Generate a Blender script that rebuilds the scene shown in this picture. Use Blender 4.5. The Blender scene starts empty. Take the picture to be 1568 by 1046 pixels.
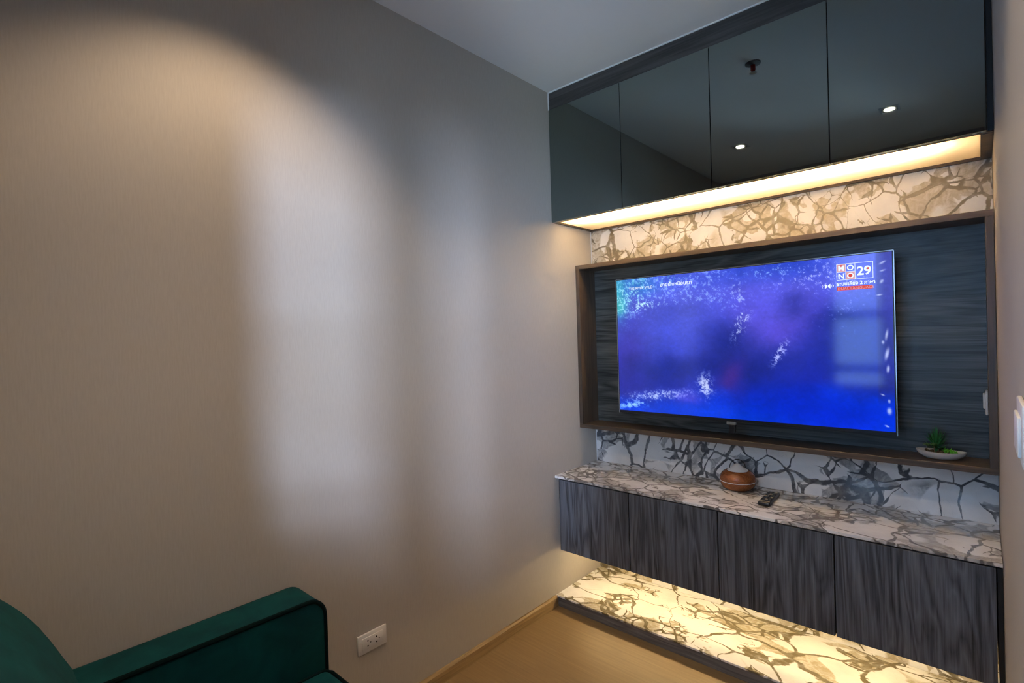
import bpy, bmesh, math, random
import numpy as np
from mathutils import Vector, Matrix, noise as mnoise

PI = math.pi
C = bpy.context.scene.collection
SC = bpy.context.scene

# ------------------------------------------------------------------ camera
cd = bpy.data.cameras.new('camera')
cam = bpy.data.objects.new('camera', cd)
C.objects.link(cam)
yaw, pitch, roll = .7345, -.0104, -.03
Fw = Vector((-math.sin(yaw)*math.cos(pitch), math.cos(yaw)*math.cos(pitch), math.sin(pitch)))
Rt = Fw.cross(Vector((0, 0, 1))).normalized()
Up = Rt.cross(Fw)
cr, sr = math.cos(roll), math.sin(roll)
Rt, Up = cr*Rt + sr*Up, cr*Up - sr*Rt
CAM = Vector((1.6142, -2.4728, 1.3696))
M = Matrix.Identity(4)
for i in range(3):
    M[i][0], M[i][1], M[i][2], M[i][3] = Rt[i], Up[i], -Fw[i], CAM[i]
cam.matrix_world = M
cd.sensor_width = 36
cd.lens = 794.434/1568*36
cd.clip_start = .01
SC.camera = cam

# ------------------------------------------------------------------ world, exposure
w = bpy.data.worlds.new('world')
SC.world = w
w.use_nodes = True
bg = w.node_tree.nodes['Background']
bg.inputs[0].default_value = (.40, .64, 1, 1)
bg.inputs[1].default_value = 6.0
SC.view_settings.view_transform = 'Standard'
SC.view_settings.look = 'None'
SC.view_settings.exposure = 0.12
SC.view_settings.gamma = 1
SC.view_settings.use_curve_mapping = False

def area(name, loc, target, sx, sy, power, col, spread=180):
    l = bpy.data.lights.new(name, 'AREA')
    l.shape = 'RECTANGLE'; l.size = sx; l.size_y = sy
    l.energy = power; l.color = col; l.spread = math.radians(spread)
    o = bpy.data.objects.new(name, l)
    o.location = loc
    o.rotation_euler = (Vector(target)-Vector(loc)).to_track_quat('-Z', 'Y').to_euler()
    C.objects.link(o)
    return o

# area lamps added outside the window: side daylight, plus low fill tilted at the ceiling
area('daylight_far', (3.7, -6.3, 2.1), (.9, -2.7, 1.35), .48, 1.3, 640, (.66, .74, 1.0))
area('daylight_fill', (2.35, -3.75, .75), (.7, -1.9, 1.9), 1.5, 1.4, 270, (.80, .92, 1.0))

WARM = (1.0, .66, .34)
W = 1.654          # room width
H = 2.6            # ceiling height
YB = -2.7          # wall behind the camera

# ------------------------------------------------------------------ node helpers
def newmat(name):
    m = bpy.data.materials.new(name); m.use_nodes = True
    nt = m.node_tree; nt.nodes.clear()
    out = nt.nodes.new('ShaderNodeOutputMaterial')
    b = nt.nodes.new('ShaderNodeBsdfPrincipled')
    nt.links.new(b.outputs[0], out.inputs[0])
    return m, nt, b
def N(nt, t, **kw):
    n = nt.nodes.new('ShaderNode'+t)
    for k, v in kw.items():
        if k.startswith('i_'): n.inputs[k[2:].replace('_', ' ')].default_value = v
        else: setattr(n, k, v)
    return n
def L(nt, a, b): nt.links.new(a, b)
def rgb(r, g, b):
    f = lambda c: (c/255/12.92) if c/255 <= .04045 else ((c/255+.055)/1.055)**2.4
    return (f(r), f(g), f(b), 1)
def ramp(nt, fac, stops, interp='LINEAR'):
    r = nt.nodes.new('ShaderNodeValToRGB'); r.color_ramp.interpolation = interp
    e = r.color_ramp.elements
    while len(e) < len(stops): e.new(.5)
    for el, (p, c) in zip(e, stops):
        el.position = p; el.color = c if len(c) == 4 else (*c, 1)
    L(nt, fac, r.inputs[0]); return r.outputs[0]
def mapr(nt, v, a, b, c, d):
    m = N(nt, 'MapRange'); m.clamp = True
    for i, x in enumerate((a, b, c, d)): m.inputs[i+1].default_value = x
    L(nt, v, m.inputs[0]); return m.outputs[0]
def math_(nt, op, a, b=None):
    m = N(nt, 'Math', operation=op)
    for i, x in enumerate((a, b)):
        if x is None: continue
        if isinstance(x, (int, float)): m.inputs[i].default_value = x
        else: L(nt, x, m.inputs[i])
    return m.outputs[0]
def coords(nt, scale=(1, 1, 1), loc=(0, 0, 0), rot=(0, 0, 0)):
    tc = N(nt, 'TexCoord'); mp = N(nt, 'Mapping')
    mp.inputs['Scale'].default_value = scale; mp.inputs['Location'].default_value = loc
    mp.inputs['Rotation'].default_value = rot
    L(nt, tc.outputs['Object'], mp.inputs[0]); return mp.outputs[0]
def noise(nt, vec, scale, detail=4, rough=.55, dist=0):
    n = N(nt, 'TexNoise'); n.inputs['Scale'].default_value = scale
    n.inputs['Detail'].default_value = detail; n.inputs['Roughness'].default_value = rough
    n.inputs['Distortion'].default_value = dist
    L(nt, vec, n.inputs['Vector']); return n
def mix(nt, fac, a, b, blend='MIX'):
    m = N(nt, 'Mix', data_type='RGBA', blend_type=blend)
    if isinstance(fac, (int, float)): m.inputs[0].default_value = fac
    else: L(nt, fac, m.inputs[0])
    for s, x in ((6, a), (7, b)):
        if isinstance(x, tuple): m.inputs[s].default_value = x if len(x) == 4 else (*x, 1)
        else: L(nt, x, m.inputs[s])
    return m.outputs[2]
def bump(nt, b, h, strength=.2, dist=.001):
    n = N(nt, 'Bump'); n.inputs['Strength'].default_value = strength; n.inputs['Distance'].default_value = dist
    L(nt, h, n.inputs['Height']); L(nt, n.outputs[0], b.inputs['Normal'])
def plain(name, col, rough=.5, metal=0, spec=.5, coat=0, noise_amt=.06):
    m, nt, b = newmat(name)
    v = coords(nt)
    n = noise(nt, v, 40, 3)
    c = (*col, 1) if len(col) == 3 else col
    d = tuple(x*(1-noise_amt) for x in c[:3])
    L(nt, mix(nt, n.outputs[0], c, (*d, 1)), b.inputs['Base Color'])
    b.inputs['Roughness'].default_value = rough; b.inputs['Metallic'].default_value = metal
    b.inputs['Specular IOR Level'].default_value = spec; b.inputs['Coat Weight'].default_value = coat
    return m
def emit(name, col, strength):
    m = bpy.data.materials.new(name); m.use_nodes = True
    nt = m.node_tree; nt.nodes.clear()
    o = nt.nodes.new('ShaderNodeOutputMaterial'); e = nt.nodes.new('ShaderNodeEmission')
    e.inputs[0].default_value = (*col[:3], 1); e.inputs[1].default_value = strength
    nt.links.new(e.outputs[0], o.inputs[0]); return m

# ------------------------------------------------------------------ materials
def mat_wallpaper():
    m, nt, b = newmat('taupe_wallpaper')
    v = coords(nt, (260, 260, 26)); n1 = noise(nt, v, 1, 3, .6)
    v2 = coords(nt, (40, 40, 400)); n2 = noise(nt, v2, 1, 2)
    h = math_(nt, 'ADD', n1.outputs[0], math_(nt, 'MULTIPLY', n2.outputs[0], .6))
    c = ramp(nt, n1.outputs[0], [(.3, (.395, .365, .32)), (.7, (.43, .40, .352))])
    L(nt, c, b.inputs['Base Color']); b.inputs['Roughness'].default_value = .62
    b.inputs['Specular IOR Level'].default_value = .3
    bump(nt, b, h, .10, .0005); return m
def mat_wood(name, grain, dark, light, seed=0, rough=.42, contrast=1.0, scale=1.0):
    """charcoal wood veneer: figure lines run along axis `grain`"""
    m, nt, b = newmat(name)
    s = [9*scale]*3; s['xyz'.index(grain)] = .75*scale
    v = coords(nt, tuple(s), (seed*3.1, seed*1.7, seed*2.3))
    n0 = noise(nt, v, 1.1, 3, .5, .6)
    rings = math_(nt, 'FRACT', math_(nt, 'MULTIPLY', n0.outputs[0], 9))
    saw = math_(nt, 'ABSOLUTE', math_(nt, 'SUBTRACT', rings, .5))
    s2 = [210*scale]*3; s2['xyz'.index(grain)] = 4.5*scale
    v2 = coords(nt, tuple(s2), (seed, seed*5, seed*2))
    n2 = noise(nt, v2, 1, 5, .65)
    s3 = [26*scale]*3; s3['xyz'.index(grain)] = .9*scale
    n3 = noise(nt, coords(nt, tuple(s3), (seed*2, 0, seed)), 1, 3, .6)
    a = math_(nt, 'MULTIPLY', saw, .6)
    f = math_(nt, 'ADD', math_(nt, 'ADD', a, math_(nt, 'MULTIPLY', n2.outputs[0], .85)), math_(nt, 'MULTIPLY', n3.outputs[0], .3))
    f = mapr(nt, f, .725-.36/contrast, .725+.36/contrast, 0, 1)
    L(nt, mix(nt, f, dark, light), b.inputs['Base Color'])
    b.inputs['Roughness'].default_value = rough
    bump(nt, b, n2.outputs[0], .15, .0006); return m
def mat_marble(name, seed=0, scale=1.0, rough=.08, rot=(0, 0, 0), st=(1, 1, 1), dens=0.0, vd=(.085, .09, .10), vl=(.27, .275, .285)):
    m, nt, b = newmat(name)
    v = coords(nt, tuple(scale*q for q in st), (seed*1.37, seed*.73, seed*2.1), rot)
    nz = noise(nt, v, 3.2, 2.5, .5)
    off = N(nt, 'VectorMath', operation='SUBTRACT'); L(nt, nz.outputs['Color'], off.inputs[0]); off.inputs[1].default_value = (.5, .5, .5)
    sc = N(nt, 'VectorMath', operation='SCALE'); L(nt, off.outputs[0], sc.inputs[0]); sc.inputs['Scale'].default_value = .22
    ad = N(nt, 'VectorMath', operation='ADD'); L(nt, v, ad.inputs[0]); L(nt, sc.outputs[0], ad.inputs[1])
    nf = noise(nt, v, 26, 3, .6)
    off2 = N(nt, 'VectorMath', operation='SUBTRACT'); L(nt, nf.outputs['Color'], off2.inputs[0]); off2.inputs[1].default_value = (.5, .5, .5)
    sc2 = N(nt, 'VectorMath', operation='SCALE'); L(nt, off2.outputs[0], sc2.inputs[0]); sc2.inputs['Scale'].default_value = .014
    ad2 = N(nt, 'VectorMath', operation='ADD'); L(nt, ad.outputs[0], ad2.inputs[0]); L(nt, sc2.outputs[0], ad2.inputs[1])
    def vor(s):
        t = N(nt, 'TexVoronoi', feature='DISTANCE_TO_EDGE'); t.inputs['Scale'].default_value = s
        L(nt, ad2.outputs[0], t.inputs['Vector']); return t.outputs['Distance']
    mask = noise(nt, v, 2.3, 2, .5)
    mask2 = noise(nt, v, 5.5, 3, .5)
    big, small = vor(5.2), vor(13)
    loc = noise(nt, v, 9, 2, .5)
    lm = mapr(nt, loc.outputs[0], .3, .7, .5, 1.6)
    wbig = math_(nt, 'MULTIPLY', mapr(nt, mask.outputs[0], .38-dens, .60-dens, .006, .040), lm)
    wsm = math_(nt, 'MULTIPLY', mapr(nt, mask2.outputs[0], .47-dens, .56-dens, 0.0, .085), lm)
    def line(d, wd): return math_(nt, 'SUBTRACT', 1, mapr(nt, math_(nt, 'DIVIDE', d, math_(nt, 'ADD', wd, .0004)), .65, 1.05, 0, 1))
    vb = line(big, wbig)
    vs = line(small, wsm)
    cell = N(nt, 'TexVoronoi', feature='F1'); cell.inputs['Scale'].default_value = 12.5; L(nt, ad2.outputs[0], cell.inputs['Vector'])
    sp = N(nt, 'SeparateColor'); L(nt, cell.outputs['Color'], sp.inputs[0])
    streak = noise(nt, v, 26, 4, .7, 1.5)
    clus = mapr(nt, mask2.outputs[0], .50-dens, .515-dens, 0, 1)
    fill = math_(nt, 'MULTIPLY', math_(nt, 'GREATER_THAN', sp.outputs[0], .76-dens*2), clus)
    jn = math_(nt, 'MULTIPLY', mapr(nt, cell.outputs['Distance'], .50, .53, 0, 1), clus)
    cb = N(nt, 'TexVoronoi', feature='F1'); cb.inputs['Scale'].default_value = 4.6; L(nt, ad2.outputs[0], cb.inputs['Vector'])
    jb = math_(nt, 'MULTIPLY', mapr(nt, cb.outputs['Distance'], .60, .63, 0, 1), mapr(nt, mask.outputs[0], .47-dens, .50-dens, 0, 1))
    grey = math_(nt, 'MAXIMUM', fill, math_(nt, 'MAXIMUM', jn, jb))
    grey = math_(nt, 'MULTIPLY', grey, mapr(nt, streak.outputs[0], .35, .6, .45, .95))
    brk = noise(nt, v, 30, 3, .6)
    line_ = math_(nt, 'MULTIPLY', math_(nt, 'MAXIMUM', vb, vs), mapr(nt, brk.outputs[0], .3, .55, .72, 1))
    cloud = noise(nt, v, 7, 4)
    base = ramp(nt, cloud.outputs[0], [(.3, (.70, .70, .70)), (.6, (.86, .855, .84))])
    c = mix(nt, grey, base, (*vl, 1))
    L(nt, mix(nt, line_, c, (*vd, 1)), b.inputs['Base Color'])
    b.inputs['Roughness'].default_value = rough; return m
def mat_floor():
    m, nt, b = newmat('oak_floor')
    v = coords(nt)
    br = N(nt, 'TexBrick'); br.offset = .37
    br.inputs['Scale'].default_value = 1; br.inputs['Mortar Size'].default_value = .0012
    br.inputs['Brick Width'].default_value = 1.2; br.inputs['Row Height'].default_value = .18
    br.inputs['Color1'].default_value = (.225, .145, .062, 1); br.inputs['Color2'].default_value = (.27, .175, .075, 1)
    br.inputs['Mortar'].default_value = (.2, .125, .06, 1)
    L(nt, v, br.inputs['Vector'])
    g = noise(nt, coords(nt, (4, 90, 1)), 1, 5, .6)
    g2 = noise(nt, coords(nt, (3, 9, 1)), 1, 3, .6)
    c = mix(nt, .5, br.outputs[0], ramp(nt, g.outputs[0], [(.3, (.18, .118, .052)), (.7, (.30, .20, .09))]))
    c = mix(nt, mapr(nt, g2.outputs[0], .55, .72, 0, .35), c, (.14, .09, .042))
    L(nt, c, b.inputs['Base Color']); b.inputs['Roughness'].default_value = .42
    bump(nt, b, g.outputs[0], .1, .0005); return m
def mat_velvet():
    m, nt, b = newmat('green_velvet')
    n = noise(nt, coords(nt), 9, 3, .6, .5)
    L(nt, ramp(nt, n.outputs[0], [(.35, (.0, .030, .034)), (.7, (.001, .054, .056))]), b.inputs['Base Color'])
    b.inputs['Roughness'].default_value = .75
    b.inputs['Specular IOR Level'].default_value = .15
    b.inputs['Sheen Weight'].default_value = .04; b.inputs['Sheen Roughness'].default_value = .35
    b.inputs['Sheen Tint'].default_value = (.05, .75, .68, 1)
    f = noise(nt, coords(nt), 600, 2)
    bump(nt, b, f.outputs[0], .2, .0005); return m
def mat_tinted():
    m, nt, b = newmat('smoked_mirror_glass')
    n = noise(nt, coords(nt), 3, 2)
    L(nt, mix(nt, n.outputs[0], (.235, .28, .275), (.25, .295, .29)), b.inputs['Base Color'])
    b.inputs['Metallic'].default_value = 1; b.inputs['Roughness'].default_value = .025; return m
def mat_opal():
    m = bpy.data.materials.new('opal_acrylic'); m.use_nodes = True
    nt = m.node_tree; nt.nodes.clear()
    o = nt.nodes.new('ShaderNodeOutputMaterial'); t = nt.nodes.new('ShaderNodeBsdfTranslucent'); d = nt.nodes.new('ShaderNodeBsdfDiffuse')
    mx = nt.nodes.new('ShaderNodeMixShader'); mx.inputs[0].default_value = .30
    t.inputs[0].default_value = (.95, .86, .68, 1); d.inputs[0].default_value = (.80, .70, .55, 1)
    nt.links.new(t.outputs[0], mx.inputs[1]); nt.links.new(d.outputs[0], mx.inputs[2]); nt.links.new(mx.outputs[0], o.inputs[0]); return m
def mat_glass():
    m = bpy.data.materials.new('window_glass'); m.use_nodes = True
    nt = m.node_tree; nt.nodes.clear()
    o = nt.nodes.new('ShaderNodeOutputMaterial'); t = nt.nodes.new('ShaderNodeBsdfTransparent')
    g = nt.nodes.new('ShaderNodeBsdfGlossy'); g.inputs['Roughness'].default_value = .01
    mx = nt.nodes.new('ShaderNodeMixShader'); fr = nt.nodes.new('ShaderNodeFresnel')
    t.inputs[0].default_value = (.93, .97, 1, 1)
    nt.links.new(fr.outputs[0], mx.inputs[0]); nt.links.new(t.outputs[0], mx.inputs[1]); nt.links.new(g.outputs[0], mx.inputs[2])
    nt.links.new(mx.outputs[0], o.inputs[0]); return m

MT = dict(
    wall=mat_wallpaper(), ceil=plain('ceiling_paint', (.80, .80, .78), .75, spec=.2, noise_amt=.03),
    floor=mat_floor(), velvet=mat_velvet(), piping=plain('dark_velvet_piping', (.0, .006, .007), .9, spec=.1),
    door_wood=mat_wood('charcoal_wood_vertical', 'z', (.016, .018, .022), (.155, .17, .20), 1, .42, 1.25, 1.15),
    panel_wood=mat_wood('charcoal_wood_horizontal', 'x', (.005, .007, .007), (.100, .108, .102), 4, .38, 1.6),
    trim_wood=mat_wood('walnut_edge_wood', 'x', (.036, .025, .016), (.125, .085, .055), 7, .4),
    trim_wood_v=mat_wood('walnut_edge_wood_vertical', 'z', (.030, .021, .014), (.10, .069, .046), 7, .4),
    fascia_wood=mat_wood('charcoal_wood_fascia', 'x', (.016, .016, .017), (.085, .082, .08), 2, .38),
    plinth_wood=mat_wood('charcoal_wood_plinth', 'x', (.055, .052, .052), (.24, .225, .215), 9, .4),
    cream=plain('cream_laminate', (.62, .53, .42), .5), dark=plain('black_gap', (.006, .006, .006), .6),
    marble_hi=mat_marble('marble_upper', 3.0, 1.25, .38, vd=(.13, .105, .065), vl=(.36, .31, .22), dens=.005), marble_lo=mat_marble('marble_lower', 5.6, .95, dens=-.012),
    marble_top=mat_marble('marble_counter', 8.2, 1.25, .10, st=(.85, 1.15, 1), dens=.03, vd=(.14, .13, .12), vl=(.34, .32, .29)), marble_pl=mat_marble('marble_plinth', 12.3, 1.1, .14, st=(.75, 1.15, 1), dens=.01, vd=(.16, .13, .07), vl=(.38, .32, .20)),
    tinted=mat_tinted(), glass=mat_glass(), opal=mat_opal(),
    white_pl=plain('white_plastic', (.72, .70, .66), .35), caulk=plain('white_caulk', (.72, .76, .78), .6),
    black_pl=plain('black_plastic', (.012, .012, .014), .3), grey_pl=plain('grey_rubber', (.16, .15, .14), .5),
    silver=plain('brushed_silver', (.55, .58, .60), .28, 1), gold_wood=mat_wood('oak_skirting', 'y', (.23, .15, .065), (.38, .26, .12), 3, .4, 1.6),
    diff_wood=mat_wood('reddish_wood_grain', 'x', (.10, .028, .008), (.34, .115, .035), 5, .25, 1.2, 3),
    ceramic=plain('white_ceramic', (.70, .66, .60), .25), soil=plain('brown_moss', (.12, .075, .03), .9, noise_amt=.6),
    leaf=plain('dark_green_leaf', (.03, .20, .05), .4, noise_amt=.4), leaf_bright=plain('bright_green_leaf', (.16, .62, .04), .4, noise_amt=.4),
    leaf_pale=plain('pale_green_leaf', (.14, .27, .09), .5), stem=plain('pale_stem', (.20, .16, .08), .6),
    frost=plain('frosted_plastic', (.66, .68, .70), .3), red=plain('red_glass_bulb', (.5, .03, .01), .25),
    alu=plain('window_aluminium', (.10, .105, .11), .4, .3), hole=plain('socket_hole', (.01, .008, .006), .9),
    gold_btn=plain('pale_button_print', (.50, .42, .28), .5),
    strip=emit('led_strip_glow', (1.0, .72, .36), 68), strip_cavity=emit('cavity_strip_glow', (1.0, .78, .50), 125), lens=emit('downlight_lens', (1, .88, .74), 14),
)

# ------------------------------------------------------------------ mesh helpers
def box(bm, x0, x1, y0, y1, z0, z1, bev=0, seg=2):
    r = bmesh.ops.create_cube(bm, size=1)
    vs = r['verts']
    for v in vs:
        v.co = Vector(((x0+x1)/2+v.co.x*(x1-x0), (y0+y1)/2+v.co.y*(y1-y0), (z0+z1)/2+v.co.z*(z1-z0)))
    if bev:
        es = list({e for v in vs for e in v.link_edges})
        bmesh.ops.bevel(bm, geom=es, offset=bev, segments=seg, profile=.5, affect='EDGES')
    return bm
def lathe(bm, prof, cx=0, cy=0, seg=48, sx=1, sy=1):
    """prof: list of (r, z)"""
    rings = []
    for r, z in prof:
        if r < 1e-6: rings.append([bm.verts.new((cx, cy, z))])
        else: rings.append([bm.verts.new((cx+sx*r*math.cos(2*PI*i/seg), cy+sy*r*math.sin(2*PI*i/seg), z)) for i in range(seg)])
    for a, b in zip(rings, rings[1:]):
        for i in range(seg):
            j = (i+1) % seg
            if len(a) == 1 and len(b) == 1: continue
            if len(a) == 1: bm.faces.new((a[0], b[i], b[j]))
            elif len(b) == 1: bm.faces.new((a[i], a[j], b[0]))
            else: bm.faces.new((a[i], a[j], b[j], b[i]))
    return bm
def tube(bm, pts, r, seg=8, closed=False):
    pts = [Vector(p) for p in pts]; n = len(pts); rings = []
    rr = r if isinstance(r, (list, tuple)) else [r]*n
    for i, p in enumerate(pts):
        a = pts[(i-1) % n] if (closed or i) else p
        b = pts[(i+1) % n] if (closed or i < n-1) else p
        t = (b-a).normalized()
        up = Vector((0, 0, 1)) if abs(t.z) < .9 else Vector((0, 1, 0))
        if i and rings: up = prev
        x = (up - t*up.dot(t)).normalized(); y = t.cross(x); prev = x
        rings.append([bm.verts.new(p+rr[i]*(x*math.cos(2*PI*k/seg)+y*math.sin(2*PI*k/seg))) for k in range(seg)])
    m = n if closed else n-1
    for i in range(m):
        a, b = rings[i], rings[(i+1) % n]
        for k in range(seg): bm.faces.new((a[k], a[(k+1) % seg], b[(k+1) % seg], b[k]))
    if not closed:
        bm.faces.new(rings[0][::-1]); bm.faces.new(rings[-1])
    return bm
def B(): return bmesh.new()
def rootloc(p):
    v = Vector((0, 0, 0))
    while p: v += p.location; p = p.parent
    return v
def obj(name, bm, mat, parent=None, smooth=False, label=None):
    bmesh.ops.recalc_face_normals(bm, faces=bm.faces[:])
    me = bpy.data.meshes.new(name)
    if parent: bmesh.ops.translate(bm, verts=bm.verts, vec=-rootloc(parent))
    bm.to_mesh(me); bm.free()
    me.materials.append(mat)
    if smooth:
        for p in me.polygons: p.use_smooth = True
        try: me.set_sharp_from_angle(angle=math.radians(40))
        except Exception: pass
    o = bpy.data.objects.new(name, me); C.objects.link(o)
    if parent: o.parent = parent
    if label: o['label'] = label
    return o
def thing(name, label, cat, loc, group=None):
    o = bpy.data.objects.new(name, None); C.objects.link(o)
    o.location = loc; o.empty_display_size = .05
    o['label'] = label; o['category'] = cat
    if group: o['group'] = group
    return o
def tag(o, label, cat, group=None):
    o['label'] = label; o['category'] = cat
    if group: o['group'] = group
    return o
def struct(name, bm, mat, label=None, parent=None, smooth=False):
    o = obj(name, bm, mat, parent, smooth)
    if not parent: o['kind'] = 'structure'; o['category'] = name.split('_')[0]
    if label: o['label'] = label
    return o
def sheet(x0, x1, y0, y1, z):
    bm = B(); bm.faces.new([bm.verts.new(p) for p in ((x0, y0, z), (x1, y0, z), (x1, y1, z), (x0, y1, z))]); return bm
def bx(*a, bev=0, seg=2): return box(B(), *a, bev=bev, seg=seg)

# ------------------------------------------------------------------ room shell
T = .12
struct('floor', bx(-T, W+T, YB-T, T, -.1, 0), MT['floor'], 'warm brown oak plank floor in front of the marble plinth')
struct('ceiling', bx(-T, W+T, YB-T, T, H, H+.1), MT['ceil'], 'plain pale grey painted ceiling')
struct('wall_left', bx(-T, 0, YB-T, T, 0, H), MT['wall'], 'large taupe textured wallpaper wall on the left')
struct('wall_right', bx(W, W+T, YB-T, T, 0, H), MT['wall'], 'narrow taupe wall strip along the right edge')
struct('wall_front', bx(0, W, .02, T, 0, H), MT['wall'], 'wall behind the marble slabs and television')
WX0, WX1, WZ0, WZ1 = .70, 1.62, .62, 2.10
bw = B()
box(bw, 0, WX0, YB-T, YB, 0, H); box(bw, WX1, W, YB-T, YB, 0, H)
box(bw, WX0, WX1, YB-T, YB, 0, WZ0); box(bw, WX0, WX1, YB-T, YB, WZ1, H)
struct('wall_back', bw, MT['wall'], 'wall behind the sofa with the window')
wf = B()
fy0, fy1 = YB-.09, YB-.03
box(wf, WX0, WX0+.035, fy0, fy1, WZ0, WZ1); box(wf, WX1-.035, WX1, fy0, fy1, WZ0, WZ1)
box(wf, WX0, WX1, fy0, fy1, WZ0, WZ0+.04); box(wf, WX0, WX1, fy0, fy1, WZ1-.04, WZ1)
box(wf, 1.36, 1.42, fy0, fy1, WZ0, WZ1); box(wf, 1.05, 1.15, fy0, fy1, WZ0, WZ1)  # narrower bar is added to break up the light bands on the left wall
for z in (1.03, 1.46): box(wf, WX0, WX1, fy0, fy1, z-.03, z+.03)
wo = struct('window_1', wf, MT['alu'], 'dark framed window behind the camera, reflected in the television')
obj('pane', bx(WX0+.03, WX1-.03, YB-.063, YB-.058, WZ0+.03, WZ1-.03), MT['glass'], wo)

bb = B()
for (y0, y1) in ((YB, -.412),):
    vs = [(0, 0), (.012, 0), (.012, .046), (.007, .055), (0, .055)]
    a = [bb.verts.new((x+.0002, y0, z)) for x, z in vs]; b_ = [bb.verts.new((x+.0002, y1, z)) for x, z in vs]
    for i in range(5): bb.faces.new((a[i], a[(i+1) % 5], b_[(i+1) % 5], b_[i]))
    bb.faces.new(a); bb.faces.new(b_[::-1])
struct('baseboard_left', bb, MT['gold_wood'], 'low oak skirting board along the left wall')
struct('baseboard_right', bx(W-.012, W, YB, -.412, 0, .055), MT['gold_wood'], 'low oak skirting board along the right wall')
ck = B()
box(ck, 0.0, W, -.3605, -.355, H-.005, H); box(ck, 0, .004, -.3605, -.355, 2.51, H)
struct('trim_1', ck, MT['caulk'], 'thin white sealant line where the cabinet fascia meets the ceiling')

# ------------------------------------------------------------------ marble slabs on the wall
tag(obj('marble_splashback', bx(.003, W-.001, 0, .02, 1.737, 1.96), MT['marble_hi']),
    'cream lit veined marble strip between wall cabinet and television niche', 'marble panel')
tag(obj('marble_splashback', bx(.003, W-.001, 0, .02, .656, .865), MT['marble_lo']),
    'bluish white marble strip with dark veins just above the countertop', 'marble panel')
tag(obj('marble_splashback', bx(.003, W-.001, 0, .02, .0555, .282), MT['marble_pl']),
    'warmly lit marble strip on the wall under the floating cabinet', 'marble panel')
sl = B(); box(sl, .0005, .003, -.003, .0, .656, .865); box(sl, .0005, .003, -.003, 0, 1.737, 1.94)
struct('trim_2', sl, MT['caulk'], 'white sealant line in the marble corner')

# ------------------------------------------------------------------ wall cabinet
ZB = 1.941
uc = thing('wall_cabinet', 'long dark wall cabinet with four smoked mirror doors under the ceiling', 'cabinet', (W/2, 0, ZB))
cb = B()
box(cb, .001, W-.001, -.338, .0, 2.03, H-.001)
box(cb, .001, W-.001, -.338, -.326, ZB, 2.03)
box(cb, .001, W-.001, -.012, .0, ZB-.003, 2.03)
box(cb, .001, .016, -.326, -.012, ZB, 2.03); box(cb, W-.030, W-.001, -.326, -.012, ZB-.002, 2.03)
obj('carcass', cb, MT['trim_wood'], uc)
cv = B()
box(cv, .016, W-.030, -.326, -.012, 2.004, 2.0299); box(cv, .016, W-.030, -.326, -.323, 1.952, 2.004)
box(cv, .016, W-.030, -.015, -.012, 1.952, 2.004); box(cv, .016, .019, -.323, -.015, 1.952, 2.004); box(cv, W-.033, W-.030, -.323, -.015, 1.952, 2.004)
obj('light_cavity', cv, MT['cream'], uc)
obj('light_diffuser', sheet(.0165, W-.0305, -.3255, -.0125, 1.948), MT['opal'], uc, label='opal underside panel glowing from the light inside')
obj('led_strip', bx(.10, 1.50, -.275, -.245, 1.999, 2.0038), MT['strip_cavity'], uc, label='warm white light strip')
obj('fascia', bx(.001, W-.001, -.356, -.338, 2.512, H-.005), MT['fascia_wood'], uc, label='charcoal wood board above the mirror doors')
seams = [.0015, .409, .818, 1.232, W-.016]
for a, b in zip(seams, seams[1:]):
    d = obj('door', bx(a+.0012, b-.0012, -.360, -.339, ZB, 2.510, bev=.0008, seg=1), MT['tinted'], uc)
obj('dark_strip', bx(W-.014, W-.001, -.352, -.339, ZB, 2.510), MT['dark'], uc)  # near-black strip between the last door and the right wall

# ------------------------------------------------------------------ niche
FZ0, FZ1, FY, FT = .865, 1.737, -.161, .022
ni = thing('television_niche', 'dark wood box niche framing the television on the marble wall', 'niche', (W/2, 0, FZ0))
obj('top_board', bx(.001, W-.001, FY, .019, FZ1-FT, FZ1, bev=.001, seg=1), MT['trim_wood'], ni)
obj('bottom_board', bx(.001, W-.001, FY, .019, FZ0, FZ0+FT, bev=.001, seg=1), MT['trim_wood'], ni)
obj('side_board', bx(.001, .001+FT, FY, .019, FZ0+FT, FZ1-FT, bev=.001, seg=1), MT['trim_wood_v'], ni)
obj('side_board', bx(W-.001-FT, W-.001, FY, .019, FZ0+FT, FZ1-FT, bev=.001, seg=1), MT['trim_wood_v'], ni)
obj('back_panel', bx(.001+FT, W-.001-FT, -.008, .019, FZ0+FT, FZ1-FT), MT['panel_wood'], ni)

# ------------------------------------------------------------------ television
TX0, TX1, TZ0, TZ1, TY = .250, 1.386, .967, 1.637, -.165
tv = thing('television', 'large flat television showing a deep blue underwater scene, mounted in the niche', 'television', ((TX0+TX1)/2, -.008, TZ0))
obj('bezel', bx(TX0, TX1, TY+.001, TY+.012, TZ0, TZ1, bev=.0015), MT['black_pl'], tv)
obj('rear_housing', bx(TX0+.03, TX1-.03, TY+.012, TY+.05, TZ0+.02, TZ1-.05, bev=.01), MT['black_pl'], tv)
obj('wall_mount', bx(.62, 1.0, TY+.05, -.0085, 1.15, 1.45), MT['black_pl'], tv)
ed = B(); box(ed, TX1, TX1+.002, TY+.001, TY+.012, TZ0, TZ1); box(ed, TX0, TX1, TY+.001, TY+.012, TZ1, TZ1+.0015)
box(ed, TX0-.002, TX0, TY+.001, TY+.012, TZ0, TZ1)
obj('edge_trim', ed, MT['silver'], tv, label='silver edge of the screen')
sn = B(); box(sn, .782, .822, TY+.000, TY+.010, TZ0-.012, TZ0, bev=.002)
obj('sensor_tag', sn, MT['silver'], tv, label='small silver tag under the screen')
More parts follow.
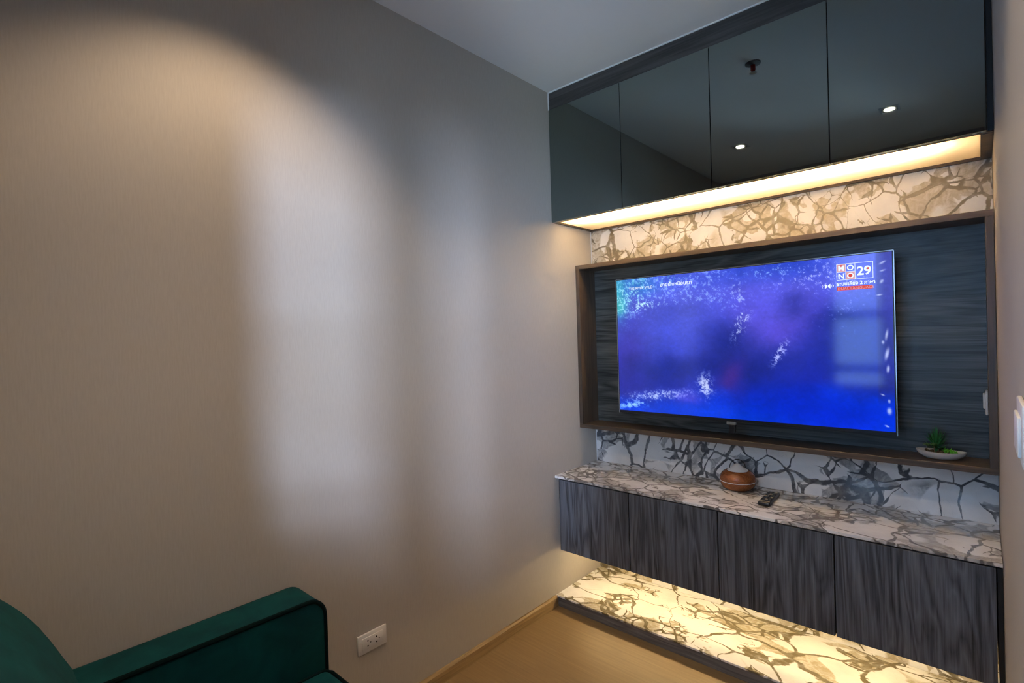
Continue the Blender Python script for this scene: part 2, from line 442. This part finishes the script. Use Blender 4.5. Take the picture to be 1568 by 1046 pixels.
obj('sensor_housing', bx(.789, .817, TY+.002, TY+.02, TZ0-.052, TZ0-.012, bev=.004), MT['black_pl'], tv)

# picture on the screen (the screen's own light, plus a painted reflection at the right): colours per vertex of a fine grid
SX0, SX1, SZ0, SZ1 = TX0+.004, TX1-.004, TZ0+.014, TZ1-.004
NU, NV = 440, 256
rng = np.random.default_rng(7)
def fbm(seed, fx, fy, octs=5, gain=.55):
    r = np.random.default_rng(seed); U, V = np.meshgrid(np.linspace(0, 1, NU), np.linspace(0, 1, NV)); tot = np.zeros_like(U); amp = 1; s = 0
    for o in range(octs):
        gx, gy = int(fx*2**o)+2, int(fy*2**o)+2
        g = r.random((gy+1, gx+1)); x = U*(gx-1); y = V*(gy-1)
        xi, yi = x.astype(int), y.astype(int); xf, yf = x-xi, y-yi
        xf = xf*xf*(3-2*xf); yf = yf*yf*(3-2*yf)
        tot += amp*((g[yi, xi]*(1-xf)+g[yi, xi+1]*xf)*(1-yf)+(g[yi+1, xi]*(1-xf)+g[yi+1, xi+1]*xf)*yf); s += amp; amp *= gain
    return tot/s
U, V = np.meshgrid(np.linspace(0, 1, NU), np.linspace(0, 1, NV))   # V: 0 top, 1 bottom
n1 = fbm(1, 4, 3); n2 = fbm(2, 10, 7); n3 = fbm(3, 105, 62, 3, .8); n4 = fbm(4, 6, 4); n5 = fbm(5, 110, 26, 2)
img = np.zeros((NV, NU, 3)); img[:] = (24, 42, 165)
def blend(col, m):
    global img
    m = np.clip(m, 0, 1)[..., None]; img = img*(1-m)+np.array(col, float)*m
def blob(cx, cy, rx, ry, ang=0, p=1.0, warp=.12):
    c, s = math.cos(ang), math.sin(ang)
    x = (U-cx+warp*(n1-.5)); y = (V-cy+warp*(n4-.5))
    a = (x*c+y*s)/rx; b = (-x*s+y*c)/ry
    return np.exp(-(a*a+b*b)**p)
sm = lambda e0, e1, x: (lambda t: t*t*(3-2*t))(np.clip((x-e0)/(e1-e0), 0, 1))
blend((76, 86, 212), .95*sm(.74, .12, V+.35*(n1-.5)))
blend((66, 78, 196), .7*blob(.28, .40, .30, .22))
blend((88, 84, 216), .85*blob(.58, .32, .14, .34, .1))
blend((86, 74, 205), .9*blob(.68, .42, .11, .26, .7))
blend((52, 42, 140), .7*blob(.04, .6, .10, .35))
blend((18, 34, 128), .85*blob(.34, .66, .28, .10, -.12))
blend((16, 32, 120), .85*blob(.47, .50, .10, .13))
blend((12, 30, 120), .9*blob(.58, .68, .13, .12, .2))
blend((30, 40, 130), .6*blob(.71, .27, .05, .06, .5))
blend((14, 30, 125), .55*blob(.84, .36, .05, .05, .3, 1, .3))
blend((8, 28, 140), .85*blob(.86, .55, .15, .26, .0, 1.4))
blend((70, 38, 130), .75*blob(.515, .72, .045, .09))
blend((2, 55, 205), .95*sm(.80, .96, V+.16*(U-.3)+.1*(n2-.5)))
blend((6, 36, 196), .85*blob(.78, .92, .30, .16, 0, 1.3))
blend((8, 60, 215), .7*blob(.25, .98, .3, .05))
blend((24, 60, 190), .8*sm(.16, .02, V)*sm(.9, .7, U))
blend((86, 96, 225), .6*sm(.30, .05, V)*n2*1.6*sm(.85, .5, U))
blend((40, 160, 185), 1.0*blob(.0, .08, .055, .18, 0, 1.2, .06))
blend((60, 175, 180), .9*blob(.01, .20, .035, .07, 0, 1.2, .04))
blend((45, 120, 200), .85*blob(.12, .05, .10, .09, 0, 1.2))
blend((90, 180, 215), .8*sm(.60, .72, n5)*sm(.14, .02, V)*sm(.45, .05, U))
def specks(mask, thr, col, amt=1.0):
    blend(col, amt*mask**.6*sm(thr+.01, thr+.13, n3*.62+rng.random((NV, NU))*.16+n2*.24+.10*(mask-.5)))
band = sm(.29, .16, V+.05*np.sin(U*9)+.06*(n1-.5))*sm(.62, .40, U)
specks(band, .59, (150, 185, 240), .6)
specks(blob(.11, .225, .10, .025, -.15), .52, (190, 235, 245), 1)
specks(blob(.06, .12, .09, .12), .55, (150, 225, 225), .8)
specks(blob(.535, .37, .022, .10, .25, 1.5, .05), .50, (190, 205, 250), 1)
specks(blob(.53, .17, .035, .10, .0, 1.5, .05), .56, (160, 180, 245), .8)
specks(blob(.665, .56, .014, .075, .25, 1.5, .03), .50, (170, 180, 250), 1)
specks(blob(.395, .79, .028, .08, 0, 1.5, .04), .51, (205, 215, 240), .8)
blend((70, 90, 220), .6*blob(.21, .865, .16, .035, -.16, 1.3, .04))
specks(blob(.19, .87, .14, .032, -.18, 1.3, .04), .49, (180, 200, 245), .9)
specks(blob(.06, .95, .09, .02, -.2, 1.3, .04), .50, (140, 190, 245), .9)
blend((85, 70, 210), .6*blob(.32, .88, .06, .05))
specks(blob(.77, .10, .14, .10, .4, 1.3, .05), .60, (180, 190, 250), .8)
specks(blob(.66, .05, .08, .05, .0), .55, (130, 170, 240), .8)
specks(blob(.86, .33, .06, .10, .6), .60, (150, 160, 240), .5)
blend((40, 34, 110), .45*sm(.952, .962, U)*sm(.9, .75, V))  # dark reflection along the right edge, painted into the picture
for (u, v, ru, rv, an) in ((.975, .055, .010, .003, -.5), (.975, .10, .008, .002, -.3), (.972, .16, .007, .004, -1), (.965, .235, .008, .0022, -.1),
                       (.982, .46, .0035, .018, .15), (.972, .50, .0035, .006, 0), (.982, .565, .005, .020, .2), (.984, .65, .004, .012, .1),
                       (.968, .795, .006, .002, .4), (.985, .83, .003, .006, 0), (.985, .885, .006, .011, 0), (.978, .97, .006, .0025, .4)):
    c, s = math.cos(an), math.sin(an); x, y = U-u, (V-v)*.58
    a = (x*c+y*s)/ru; b = (-x*s+y*c)/rv
    blend((190, 200, 235), .8*np.exp(-(a*a+b*b)**1.5))  # pale glints of the same reflection, also painted in
img *= (0.80+.26*n2[..., None]+.14*n3[..., None])
img *= 1.04
c01 = np.clip(img/255, 0, 1)
lin = np.where(c01 <= .04045, c01/12.92, ((c01+.055)/1.055)**2.4)
me = bpy.data.meshes.new('screen')
P = rootloc(tv)
xs = SX0+U*(SX1-SX0)-P.x; zs = SZ1-V*(SZ1-SZ0)-P.z
co = np.stack([xs, np.full_like(xs, TY-P.y), zs], -1).reshape(-1, 3)
idx = np.arange(NU*NV).reshape(NV, NU)
q = np.stack([idx[:-1, :-1], idx[1:, :-1], idx[1:, 1:], idx[:-1, 1:]], -1).reshape(-1, 4)
me.vertices.add(len(co)); me.vertices.foreach_set('co', co.ravel())
me.loops.add(q.size); me.loops.foreach_set('vertex_index', q.ravel().astype(np.int32))
me.polygons.add(len(q)); me.polygons.foreach_set('loop_start', np.arange(0, q.size, 4, dtype=np.int32))
me.update(calc_edges=True); me.validate()
at = me.color_attributes.new('picture', 'FLOAT_COLOR', 'POINT')
at.data.foreach_set('color', np.concatenate([lin.reshape(-1, 3), np.ones((NU*NV, 1))], 1).ravel().astype(np.float32))
m, nt, b = newmat('screen_picture')
a = N(nt, 'Attribute', attribute_name='picture'); L(nt, a.outputs['Color'], b.inputs['Emission Color'])
b.inputs['Emission Strength'].default_value = 1.0
b.inputs['Base Color'].default_value = (.003, .003, .004, 1); b.inputs['Roughness'].default_value = .09
b.inputs['IOR'].default_value = 1.5
me.materials.append(m)
scr = bpy.data.objects.new('screen', me); C.objects.link(scr); scr.parent = tv
scr['label'] = 'lit screen with a dark blue water picture'

# on-screen graphics: lettering drawn as thin flat shapes on the screen
GW = emit('screen_white', (.80, .90, 1.0), 1.05); GR = emit('screen_red', (.75, .08, .07), .9); GP = emit('screen_pink', (.80, .42, .50), .85)
def su(u, v): return SX0+u*(SX1-SX0), SZ1-v*(SZ1-SZ0)
def text(name, body, x, z, size, mat, align='LEFT', bold=.0, sx=1.0, y=TY-.0009):
    cu = bpy.data.curves.new(name, 'FONT'); cu.body = body; cu.size = size; cu.align_x = align
    cu.offset = bold; cu.fill_mode = 'FRONT' if False else 'BOTH'
    t = bpy.data.objects.new(name, cu); C.objects.link(t)
    dg = bpy.context.evaluated_depsgraph_get()
    mm = bpy.data.meshes.new_from_object(t.evaluated_get(dg))
    bpy.data.objects.remove(t); bpy.data.curves.remove(cu)
    mm.materials.clear(); mm.materials.append(mat)
    for v in mm.vertices:
        v.co = Vector((x+v.co.x*sx, y, z+v.co.y)) - rootloc(tv)
    o = bpy.data.objects.new(name, mm); C.objects.link(o); o.parent = tv
    return o
def flat(bm, x0, x1, z0, z1, y=TY-.0006):
    vs = [bm.verts.new(p) for p in ((x0, y, z0), (x1, y, z0), (x1, y, z1), (x0, y, z1))]; bm.faces.new(vs)
lx0, lx1, lz0, lz1 = 1.2107, 1.3251, 1.5449, 1.6046   # logo corners on the screen
xm = 1.2696; xq = (lx0+xm)/2; zm = (lz0+lz1)/2; t_ = .0016
g = B()
for x in (lx0, xm, lx1): flat(g, x-t_/2, x+t_/2, lz0-t_/2, lz1+t_/2)
for z in (lz0, lz1): flat(g, lx0, lx1, z-t_/2, z+t_/2)
flat(g, xq-t_/2, xq+t_/2, lz0, lz1); flat(g, lx0, xm, zm-t_/2, zm+t_/2)
obj('logo_frame', g, GW, tv)
g = B(); flat(g, lx0+.001, xq-.001, zm+.001, lz1-.001, TY-.0004); flat(g, xq+.001, xm-.001, lz0+.001, zm-.001, TY-.0004)
obj('logo_tile', g, GP, tv)
ch = (lz1-lz0)/2
for ch_, cx, cz in (('M', (lx0+xq)/2, zm), ('O', (xq+xm)/2, zm), ('N', (lx0+xq)/2, lz0), ('O', (xq+xm)/2, lz0)):
    text('logo_letter', ch_, cx, cz+ch*.17, ch*.92, GW, 'CENTER', .0006)
def disc(cx, cz, r, n=20, y=TY-.0012):
    bm = B(); bm.faces.new([bm.verts.new((cx+r*math.cos(2*PI*i/n), y, cz+r*math.sin(2*PI*i/n))) for i in range(n)]); return bm
obj('logo_dot', disc((xq+xm)/2, (lz0+zm)/2, ch*.22), GR, tv)
g = B(); hx = ch*.09; g.faces.new([g.verts.new(p) for p in (((lx0+xq)/2-hx, TY-.0012, lz1-.003), ((lx0+xq)/2+hx, TY-.0012, lz1-.003), ((lx0+xq)/2, TY-.0012, lz1-.003-ch*.3))])
obj('logo_dot', g, GR, tv)
text('logo_number', '29', (xm+lx1)/2, lz0+ch*.46, ch*1.5, GW, 'CENTER', .0011)
obj('logo_dot', disc((xm+lx1)/2+ch*.43, lz0+ch*1.20, ch*.13), GR, tv)
text('caption_line', 'ระบบเสียง 2 ภาษา', lx0, lz0-.021, .0185, GW, bold=.0005, sx=.92)
g = B(); flat(g, lx0, lx0+.112, lz0-.0395, lz0-.026, TY-.0004); obj('caption_bar', g, GR, tv)
text('caption_line', 'DUAL LANGUAGE', lx0+.002, lz0-.0375, .0135, GP, sx=1.05)
# speaker icon left of the caption
g = B(); ix, iz = 1.1798, 1.525
for s in (-1, 1):
    g.faces.new([g.verts.new((ix+s*x, TY-.0006, iz+z)) for x, z in ((.001, .003), (.009, .009), (.009, -.009), (.001, -.003))])
    g.faces.new([g.verts.new((ix+s*x, TY-.0006, iz+z)) for x, z in ((.012, .006), (.015, .0), (.012, -.006), (.0135, 0))])
    g.faces.new([g.verts.new((ix+s*x, TY-.0006, iz+z)) for x, z in ((.016, .009), (.0205, .0), (.016, -.009), (.0185, 0))])
obj('sound_icon', g, GW, tv)
tx, tz = 0.3222, 1.5798
text('caption_line', 'THE RIVER WILD :', tx, tz, .0175, GW, sx=.98)
tx, tz = 0.489, 1.5833
text('caption_line', 'สายน้ำเหนือนรก', tx, tz, .0225, GW, bold=.0003, sx=1.08)

# ------------------------------------------------------------------ floating cabinet, worktop, plinth
lc = thing('floating_cabinet', 'charcoal wood cabinet with four plain doors hung on the wall below the television', 'cabinet', (W/2, 0, .282))
obj('carcass', bx(.026, W-.020, -.371, -.001, .284, .639), MT['dark'], lc)
obj('dark_strip', bx(W-.013, W-.001, -.386, -.001, .284, .639), MT['dark'], lc)
ls2 = [.020, .416, .817, 1.222, W-.014]
for a, b in zip(ls2, ls2[1:]):
    obj('door', bx(a+.0025, b-.0025, -.390, -.372, .282, .638, bev=.0008, seg=1), MT['door_wood'], lc)
obj('led_strip', bx(.03, 1.60, -.205, -.195, .279, .2838), MT['strip'], lc, label='warm light strip on the underside')
tag(obj('marble_worktop', bx(.001, W-.001, -.393, 0, .644, .656, bev=.001, seg=1), MT['marble_top']),
    'long polished marble countertop on the charcoal cabinet', 'countertop')
pl = thing('plinth', 'low step under the cabinet with marble top and dark wood front', 'plinth', (W/2, -.2, 0))
obj('marble_top', bx(.001, W-.001, -.410, 0, .047, .0555, bev=.0008, seg=1), MT['marble_pl'], pl)
obj('front_board', bx(.014, W-.014, -.407, -.39, 0.0005, .047), MT['plinth_wood'], pl)

# ------------------------------------------------------------------ aroma diffuser
DX, DY, DZ = .797, -.086, .656
df = thing('aroma_diffuser', 'round wooden aroma diffuser with a white cone top on the marble counter', 'diffuser', (DX, DY, DZ))
R0, HH = .075, .092
def dprof(z0, z1, n=14):
    out = []
    for i in range(n+1):
        z = z0+(z1-z0)*i/n; t = (z-.042)/(.052 if z > .042 else .056)
        out.append((R0*max(0, 1-abs(t)**2.4)**.5, DZ+z))
    return out
obj('lower_body', lathe(B(), [(0, DZ+.0005)]+dprof(.003, .037)+[(0, DZ+.037)], DX, DY), MT['diff_wood'], df, True)
obj('seam_ring', lathe(B(), [(0, DZ+.037), (R0-.0002, DZ+.037), (R0+.0006, DZ+.0385), (R0-.0002, DZ+.040), (0, DZ+.040)], DX, DY), MT['frost'], df, True, label='pale ring around the middle')
obj('upper_body', lathe(B(), [(0, DZ+.040)]+dprof(.040, .083)+[(0, DZ+.083)], DX, DY), MT['diff_wood'], df, True)
obj('cone_cap', lathe(B(), [(0, DZ+.081), (.042, DZ+.081), (.044, DZ+.084), (.040, DZ+.088), (.024, DZ+.099), (.012, DZ+.108), (.008, DZ+.112), (0, DZ+.113)], DX, DY), MT['frost'], df, True, label='white cone cap')
arc = []
for i in range(17):
    t = PI*i/16
    k = .036*math.cos(t)
    arc.append((DX-k*.8, DY-k*.5, DZ+.084+.047*math.sin(t)**.8))
obj('handle', tube(B(), arc, .0018), MT['black_pl'], df, True, label='thin black wire loop')

# ------------------------------------------------------------------ remote control
rc = thing('remote_control', 'black remote control lying on the marble counter beside the diffuser', 'remote control', (.953, -.18, .656))
rc_b = B(); box(rc_b, -.023, .023, -.088, .088, .0005, .016, bev=.005, seg=3)
def rplace(bm, a=math.radians(3)):
    bmesh.ops.rotate(bm, verts=bm.verts, cent=(0, 0, 0), matrix=Matrix.Rotation(a, 3, 'Z'))
    bmesh.ops.translate(bm, verts=bm.verts, vec=(.953, -.18, .656)); return bm
obj('body', rplace(rc_b), MT['black_pl'], rc, True)
for r in range(9):
    for cidx in range(3):
        x = -.0135+cidx*.0135; y = .068-r*.0155
        obj('button', rplace(bx(x-.0045, x+.0045, y-.0045, y+.0045, .0155, .0180, bev=.001)), MT['gold_btn'] if (r*3+cidx) % 5 == 2 else MT['black_pl'], rc)
obj('end_cap', rplace(bx(-.0195, .0195, -.0745, -.0705, .0157, .0172)), MT['gold_btn'], rc, label='pale line at the near end')

# ------------------------------------------------------------------ planted dish
dx, dy, dz = 1.503, -.088, FZ0+FT
pd = thing('planted_dish', 'small white oval dish with green succulents on the niche shelf', 'planter', (dx, dy, dz))
def boat(bm, a, b_, h, wall=.003):
    seg = 56
    def ring(s, z, lift=0):
        out = []
        for i in range(seg):
            t = 2*PI*i/seg; c, s_ = math.cos(t), math.sin(t)
            x = a*s*math.copysign(abs(c)**1.0, c); y = b_*s*math.copysign(abs(s_)**1.35, s_)
            out.append(bm.verts.new((dx+x, dy+y, dz+z+lift*abs(c)**3)))
        return out
    rs = [ring(.35, .0005), ring(.62, .002), ring(.85, .011, .001), ring(.96, .020, .002), ring(1, h, .004), ring(.955, h+.0008, .004), ring(.90, h-.004, .002), ring(.7, h-.010), ring(.3, h-.012)]
    for p, q_ in zip(rs, rs[1:]):
        for i in range(seg): bm.faces.new((p[i], p[(i+1) % seg], q_[(i+1) % seg], q_[i]))
    bm.faces.new(rs[0][::-1]); bm.faces.new(rs[-1]); return bm
obj('dish', boat(B(), .071, .042, .027), MT['ceramic'], pd, True)
sb = B()
random.seed(3)
for i in range(26):
    x, y = random.uniform(-.045, .03), random.uniform(-.02, .02)
    bmesh.ops.create_icosphere(sb, subdivisions=1, radius=random.uniform(.004, .008), matrix=Matrix.Translation((dx+x, dy+y, dz+.022+random.uniform(0, .004))))
obj('moss', sb, MT['soil'], pd, True)
def leafblade(bm, base, dirv, ln, wd, curl=.3):
    d = Vector(dirv).normalized(); side = d.cross(Vector((0, 0, 1)))
    side = side.normalized() if side.length > .01 else Vector((1, 0, 0)); up = side.cross(d)
    L_, R_, Cc, Uu = [], [], [], []
    for i in range(6):
        t = i/5; wv = wd*(math.sin(PI*min(1, t*.8+.2)))**.8*(1-t**3) + .0002
        p = Vector(base)+d*ln*t - up*curl*ln*t*t*(-1)
        L_.append(bm.verts.new(p-side*wv+up*wv*.3)); R_.append(bm.verts.new(p+side*wv+up*wv*.3)); Cc.append(bm.verts.new(p-up*wv*.35)); Uu.append(bm.verts.new(p+up*wv*.1))
    for i in range(5):
        bm.faces.new((L_[i], Cc[i], Cc[i+1], L_[i+1])); bm.faces.new((Cc[i], R_[i], R_[i+1], Cc[i+1]))
        bm.faces.new((L_[i], L_[i+1], Uu[i+1], Uu[i])); bm.faces.new((Uu[i], Uu[i+1], R_[i+1], R_[i]))
def rosette(name, cx, cy, cz, ln, wd, tiers, mat, seedv, label=None):
    bm = B(); random.seed(seedv)
    for k, (n, el, f, hz) in enumerate(tiers):
        for i in range(n):
            a = 2*PI*i/n+k*.6+random.uniform(-.12, .12); e = math.radians(el+random.uniform(-6, 6))
            leafblade(bm, (cx, cy, cz+hz), (math.cos(a)*math.cos(e), math.sin(a)*math.cos(e), math.sin(e)), ln*f, wd*f, .12)
    return obj(name, bm, mat, pd, True, label)
rosette('spiky_succulent', dx-.012, dy+.004, dz+.022, .058, .0065, [(7, 20, .75, .012), (8, 42, .95, .018), (7, 60, 1.05, .022), (5, 78, 1.15, .024)], MT['leaf'], 1, 'dark green spiky plant')
obj('stem', tube(B(), [(dx-.012, dy+.004, dz+.018), (dx-.012, dy+.004, dz+.05)], .004), MT['leaf'], pd, True)
for (ox, oy, hh) in ((-.038, -.014, .026), (-.018, -.024, .030)):
    o = obj('small_rosette', B(), MT['leaf_pale'], pd) if False else rosette('small_rosette', dx+ox, dy+oy, dz+.020+hh, .015, .0045, [(7, 12, 1, 0), (5, 40, .7, .001)], MT['leaf_pale'], 5, 'pale green rosette on a thin stalk')
    obj('stalk', tube(B(), [(dx+ox+.003, dy+oy, dz+.018), (dx+ox, dy+oy, dz+.020+hh)], .0013), MT['stem'], pd, True)
bm = B(); random.seed(9)
for i in range(42):
    t = random.uniform(-.5, 1); x = .022+t*.024; y = random.uniform(-.012, .010)
    leafblade(bm, (dx+x, dy+y-.006, dz+.024), (random.uniform(-.9, .9), random.uniform(-.9, .4), random.uniform(.5, 1.1)), random.uniform(.011, .017)*(1.15-.4*max(t, 0)), .004, .1)
obj('trailing_succulent', bm, MT['leaf_bright'], pd, True, label='bright green cluster lying across the dish')

# ------------------------------------------------------------------ outlets and switches
def socket_plate(name, label, cat, loc, axis, n_sockets=2, gang='outlet'):
    """built flat in local (u along y, v up, d away from wall)"""
    t = thing(name, label, cat, loc)
    sgn = 1 if axis == '+x' else -1
    def bl(u0, u1, v0, v1, d0, d1, bev=0):
        a, b = sorted((loc[0]+sgn*d0, loc[0]+sgn*d1))
        return bx(a, b, loc[1]+u0, loc[1]+u1, loc[2]+v0, loc[2]+v1, bev=bev)
    return t, bl
t, bl = socket_plate('wall_outlet', 'white double power outlet on the left wall beside the green sofa', 'outlet', (0, -1.4735, .3125), '+x')
obj('plate', bl(-.058, .058, -.034, .034, .0005, .008, .003), MT['white_pl'], t, True)
obj('insert', bl(-.043, .043, -.021, .021, .0075, .0105, .0015), MT['white_pl'], t, True)
for u in (-.021, .014):
    for (du, dv, r) in ((0, .009, .0028), (0, -.009, .0028), (.011, 0, .0020)):
        bm = B()
        bmesh.ops.create_cone(bm, cap_ends=True, segments=14, radius1=r, radius2=r, depth=.0014, matrix=Matrix.Translation((.0108, -1.4735+u+du, .3125+dv)) @ Matrix.Rotation(PI/2, 4, 'Y'))
        obj('socket_hole', bm, MT['hole'], t)
t, bl = socket_plate('niche_outlet', 'white outlet plate on the inner right side of the niche', 'outlet', (W-.001-FT, -.085, 1.098), '-x')
obj('plate', bl(-.035, .035, -.042, .038, .0005, .008, .003), MT['white_pl'], t, True)
obj('insert', bl(-.022, .022, -.022, .028, .007, .014, .003), MT['white_pl'], t, True)
t, bl = socket_plate('wall_switch', 'white switch plate on the right wall at the picture edge', 'switch', (W, -1.585, 1.235), '-x')
obj('plate', bl(-.06, .06, -.037, .037, .0005, .006, .002), MT['white_pl'], t, True)
obj('rocker', bl(-.035, .045, -.028, .020, .0055, .0095, .002), MT['white_pl'], t, True)

# ------------------------------------------------------------------ ceiling fittings
def downlight(x, y, label):
    t = thing('downlight', label, 'ceiling light', (x, y, H), 'square recessed downlights')
    f = B()
    s = .047
    box(f, x-s, x+s, y-s, y-s+.010, H-.004, H-.0003); box(f, x-s, x+s, y+s-.010, y+s, H-.004, H-.0003)
    box(f, x-s, x-s+.010, y-s+.010, y+s-.010, H-.004, H-.0003); box(f, x+s-.010, x+s, y-s+.010, y+s-.010, H-.004, H-.0003)
    obj('frame', f, MT['silver'], t)
    obj('baffle', bx(x-.037, x+.037, y-.037, y+.037, H-.002, H-.0004), MT['black_pl'], t)
    bm = B(); bmesh.ops.create_cone(bm, cap_ends=True, segments=32, radius1=.026, radius2=.026, depth=.0015, matrix=Matrix.Translation((x, y, H-.003)))
    obj('lens', bm, MT['lens'], t)
    l = bpy.data.lights.new('downlight_beam', 'SPOT'); l.energy = 40; l.color = (1, .74, .50)
    l.spot_size = math.radians(112); l.spot_blend = .55; l.shadow_soft_size = .03
    o = bpy.data.objects.new('downlight_beam', l); o.location = (x, y, H-.012); C.objects.link(o)
downlight(.433, -1.905, 'square recessed downlight nearer the left wall, above the sofa')
downlight(1.249, -1.92, 'square recessed downlight nearer the right wall, reflected in the fourth mirror door')
sp = thing('fire_sprinkler', 'ceiling sprinkler with a red bulb, reflected in the third mirror door', 'sprinkler', (.851, -.815, H))
obj('escutcheon', lathe(B(), [(0, H-.0005), (.034, H-.0005), (.033, H-.004), (.012, H-.008), (0, H-.008)], .851, -.815), MT['grey_pl'], sp, True)
obj('bulb', lathe(B(), [(0, H-.008), (.010, H-.009), (.011, H-.03), (.006, H-.042), (0, H-.044)], .851, -.815), MT['red'], sp, True)
obj('deflector', lathe(B(), [(0, H-.044), (.016, H-.044), (.016, H-.046), (0, H-.047)], .851, -.815), MT['silver'], sp, True)

# ------------------------------------------------------------------ sofa
sf = thing('sofa', 'dark green velvet sofa with black piped edges against the left wall', 'sofa', (.8, -2.2, 0))
def profile_extrude(bm, pts, x0, x1, bev=0):
    """pts: (y, z) outline, extruded along x"""
    a = [bm.verts.new((x0, y, z)) for y, z in pts]; b = [bm.verts.new((x1, y, z)) for y, z in pts]
    n = len(pts)
    for i in range(n): bm.faces.new((a[i], a[(i+1) % n], b[(i+1) % n], b[i]))
    fa = bm.faces.new(a[::-1]); fb = bm.faces.new(b)
    if bev: bmesh.ops.bevel(bm, geom=list(fa.edges)+list(fb.edges), offset=bev, segments=3, profile=.5, affect='EDGES')
    return bm
def arcpts(cy, cz, r, a0, a1, n=8): return [(cy+r*math.cos(a0+(a1-a0)*i/n), cz+r*math.sin(a0+(a1-a0)*i/n)) for i in range(n+1)]
AF, AT = -1.715, .612
def arm(x0, x1, inner):
    out = [(-2.66, .16)]+[(AF-.02, .16)]+arcpts(AF-.055, AT-.055, .055, 0, PI/2)+[(-2.66, AT+.02)]
    out = [(-2.66, .16), (AF, .16)]+arcpts(AF-.055, AT-.055, .055, 0, PI/2, 10)+[(-2.66, AT+.012)]
    o = obj('armrest', profile_extrude(B(), out, x0, x1, .018), MT['velvet'], sf, True)
    xi = inner
    path = [(xi, y, z) for y, z in [(AF, .2), (AF, .3), (AF, .4), (AF, .5)]+arcpts(AF-.055, AT-.055, .055, 0, PI/2, 10)+[(-2.0, AT+.003), (-2.3, AT+.007), (-2.6, AT+.012)]]
    path = [(p[0], p[1]+(-.003 if p[1] > AF-.03 else 0), p[2]-.003) for p in path]
    obj('arm_piping', tube(B(), path, .0065), MT['piping'], sf, True, label='dark piping along the arm edge')
arm(.012, .148, .146)
arm(1.47, 1.60, 1.472)
obj('base', bx(.06, 1.56, -2.62, AF-.02, .10, .23, bev=.012), MT['velvet'], sf, True)
def cushion(name, x0, x1, y0, y1, z0, z1, bev, mat, puff=.012, lab=None):
    bm = bx(x0, x1, y0, y1, z0, z1, bev=bev, seg=5)
    bmesh.ops.subdivide_edges(bm, edges=[e for e in bm.edges if e.calc_length() > .1], cuts=6, use_grid_fill=True)
    for v in bm.verts:
        a = max(0, 1-((v.co.x-(x0+x1)/2)/((x1-x0)/2))**2); b = max(0, 1-((v.co.y-(y0+y1)/2)/((y1-y0)/2))**2)
        if v.co.z > (z0+z1)/2: v.co.z += puff*a**.5*b**.5
    return obj(name, bm, mat, sf, True, lab)
for x0, x1 in ((.152, .808), (.812, 1.466)):
    cushion('seat_cushion', x0, x1, -2.38, AF-.002, .232, .402, .03, MT['velvet'], .02)
    z = .396; y1 = AF-.006; r = .03
    loop = [(x0+r, y1, z), (x1-r, y1, z), (x1-.008, y1-r*.4, z), (x1-.004, y1-r, z), (x1-.004, -2.34, z), (x0+.004, -2.34, z), (x0+.004, y1-r, z), (x0+.008, y1-r*.4, z)]
    obj('seat_piping', tube(B(), loop, .0055, closed=True), MT['piping'], sf, True)
bp = [(-2.66, .20), (-2.36, .20), (-2.31, .42), (-2.292, .55), (-2.288, .60), (-2.289, .65), (-2.297, .68), (-2.306, .70), (-2.317, .726), (-2.330, .756), (-2.346, .79), (-2.360, .815), (-2.375, .838), (-2.388, .856), (-2.402, .873), (-2.42, .89), (-2.445, .906), (-2.48, .92), (-2.53, .925), (-2.60, .905), (-2.65, .86)]
obj('backrest', profile_extrude(B(), bp, .150, 1.466, .012), MT['velvet'], sf, True)
for x, y in ((.07, -1.78), (1.53, -1.78), (.07, -2.6), (1.53, -2.6)):
    obj('leg', lathe(B(), [(0, 0.0005), (.012, .0005), (.018, .105), (0, .105)], x, y, 16), MT['trim_wood'], sf, True)
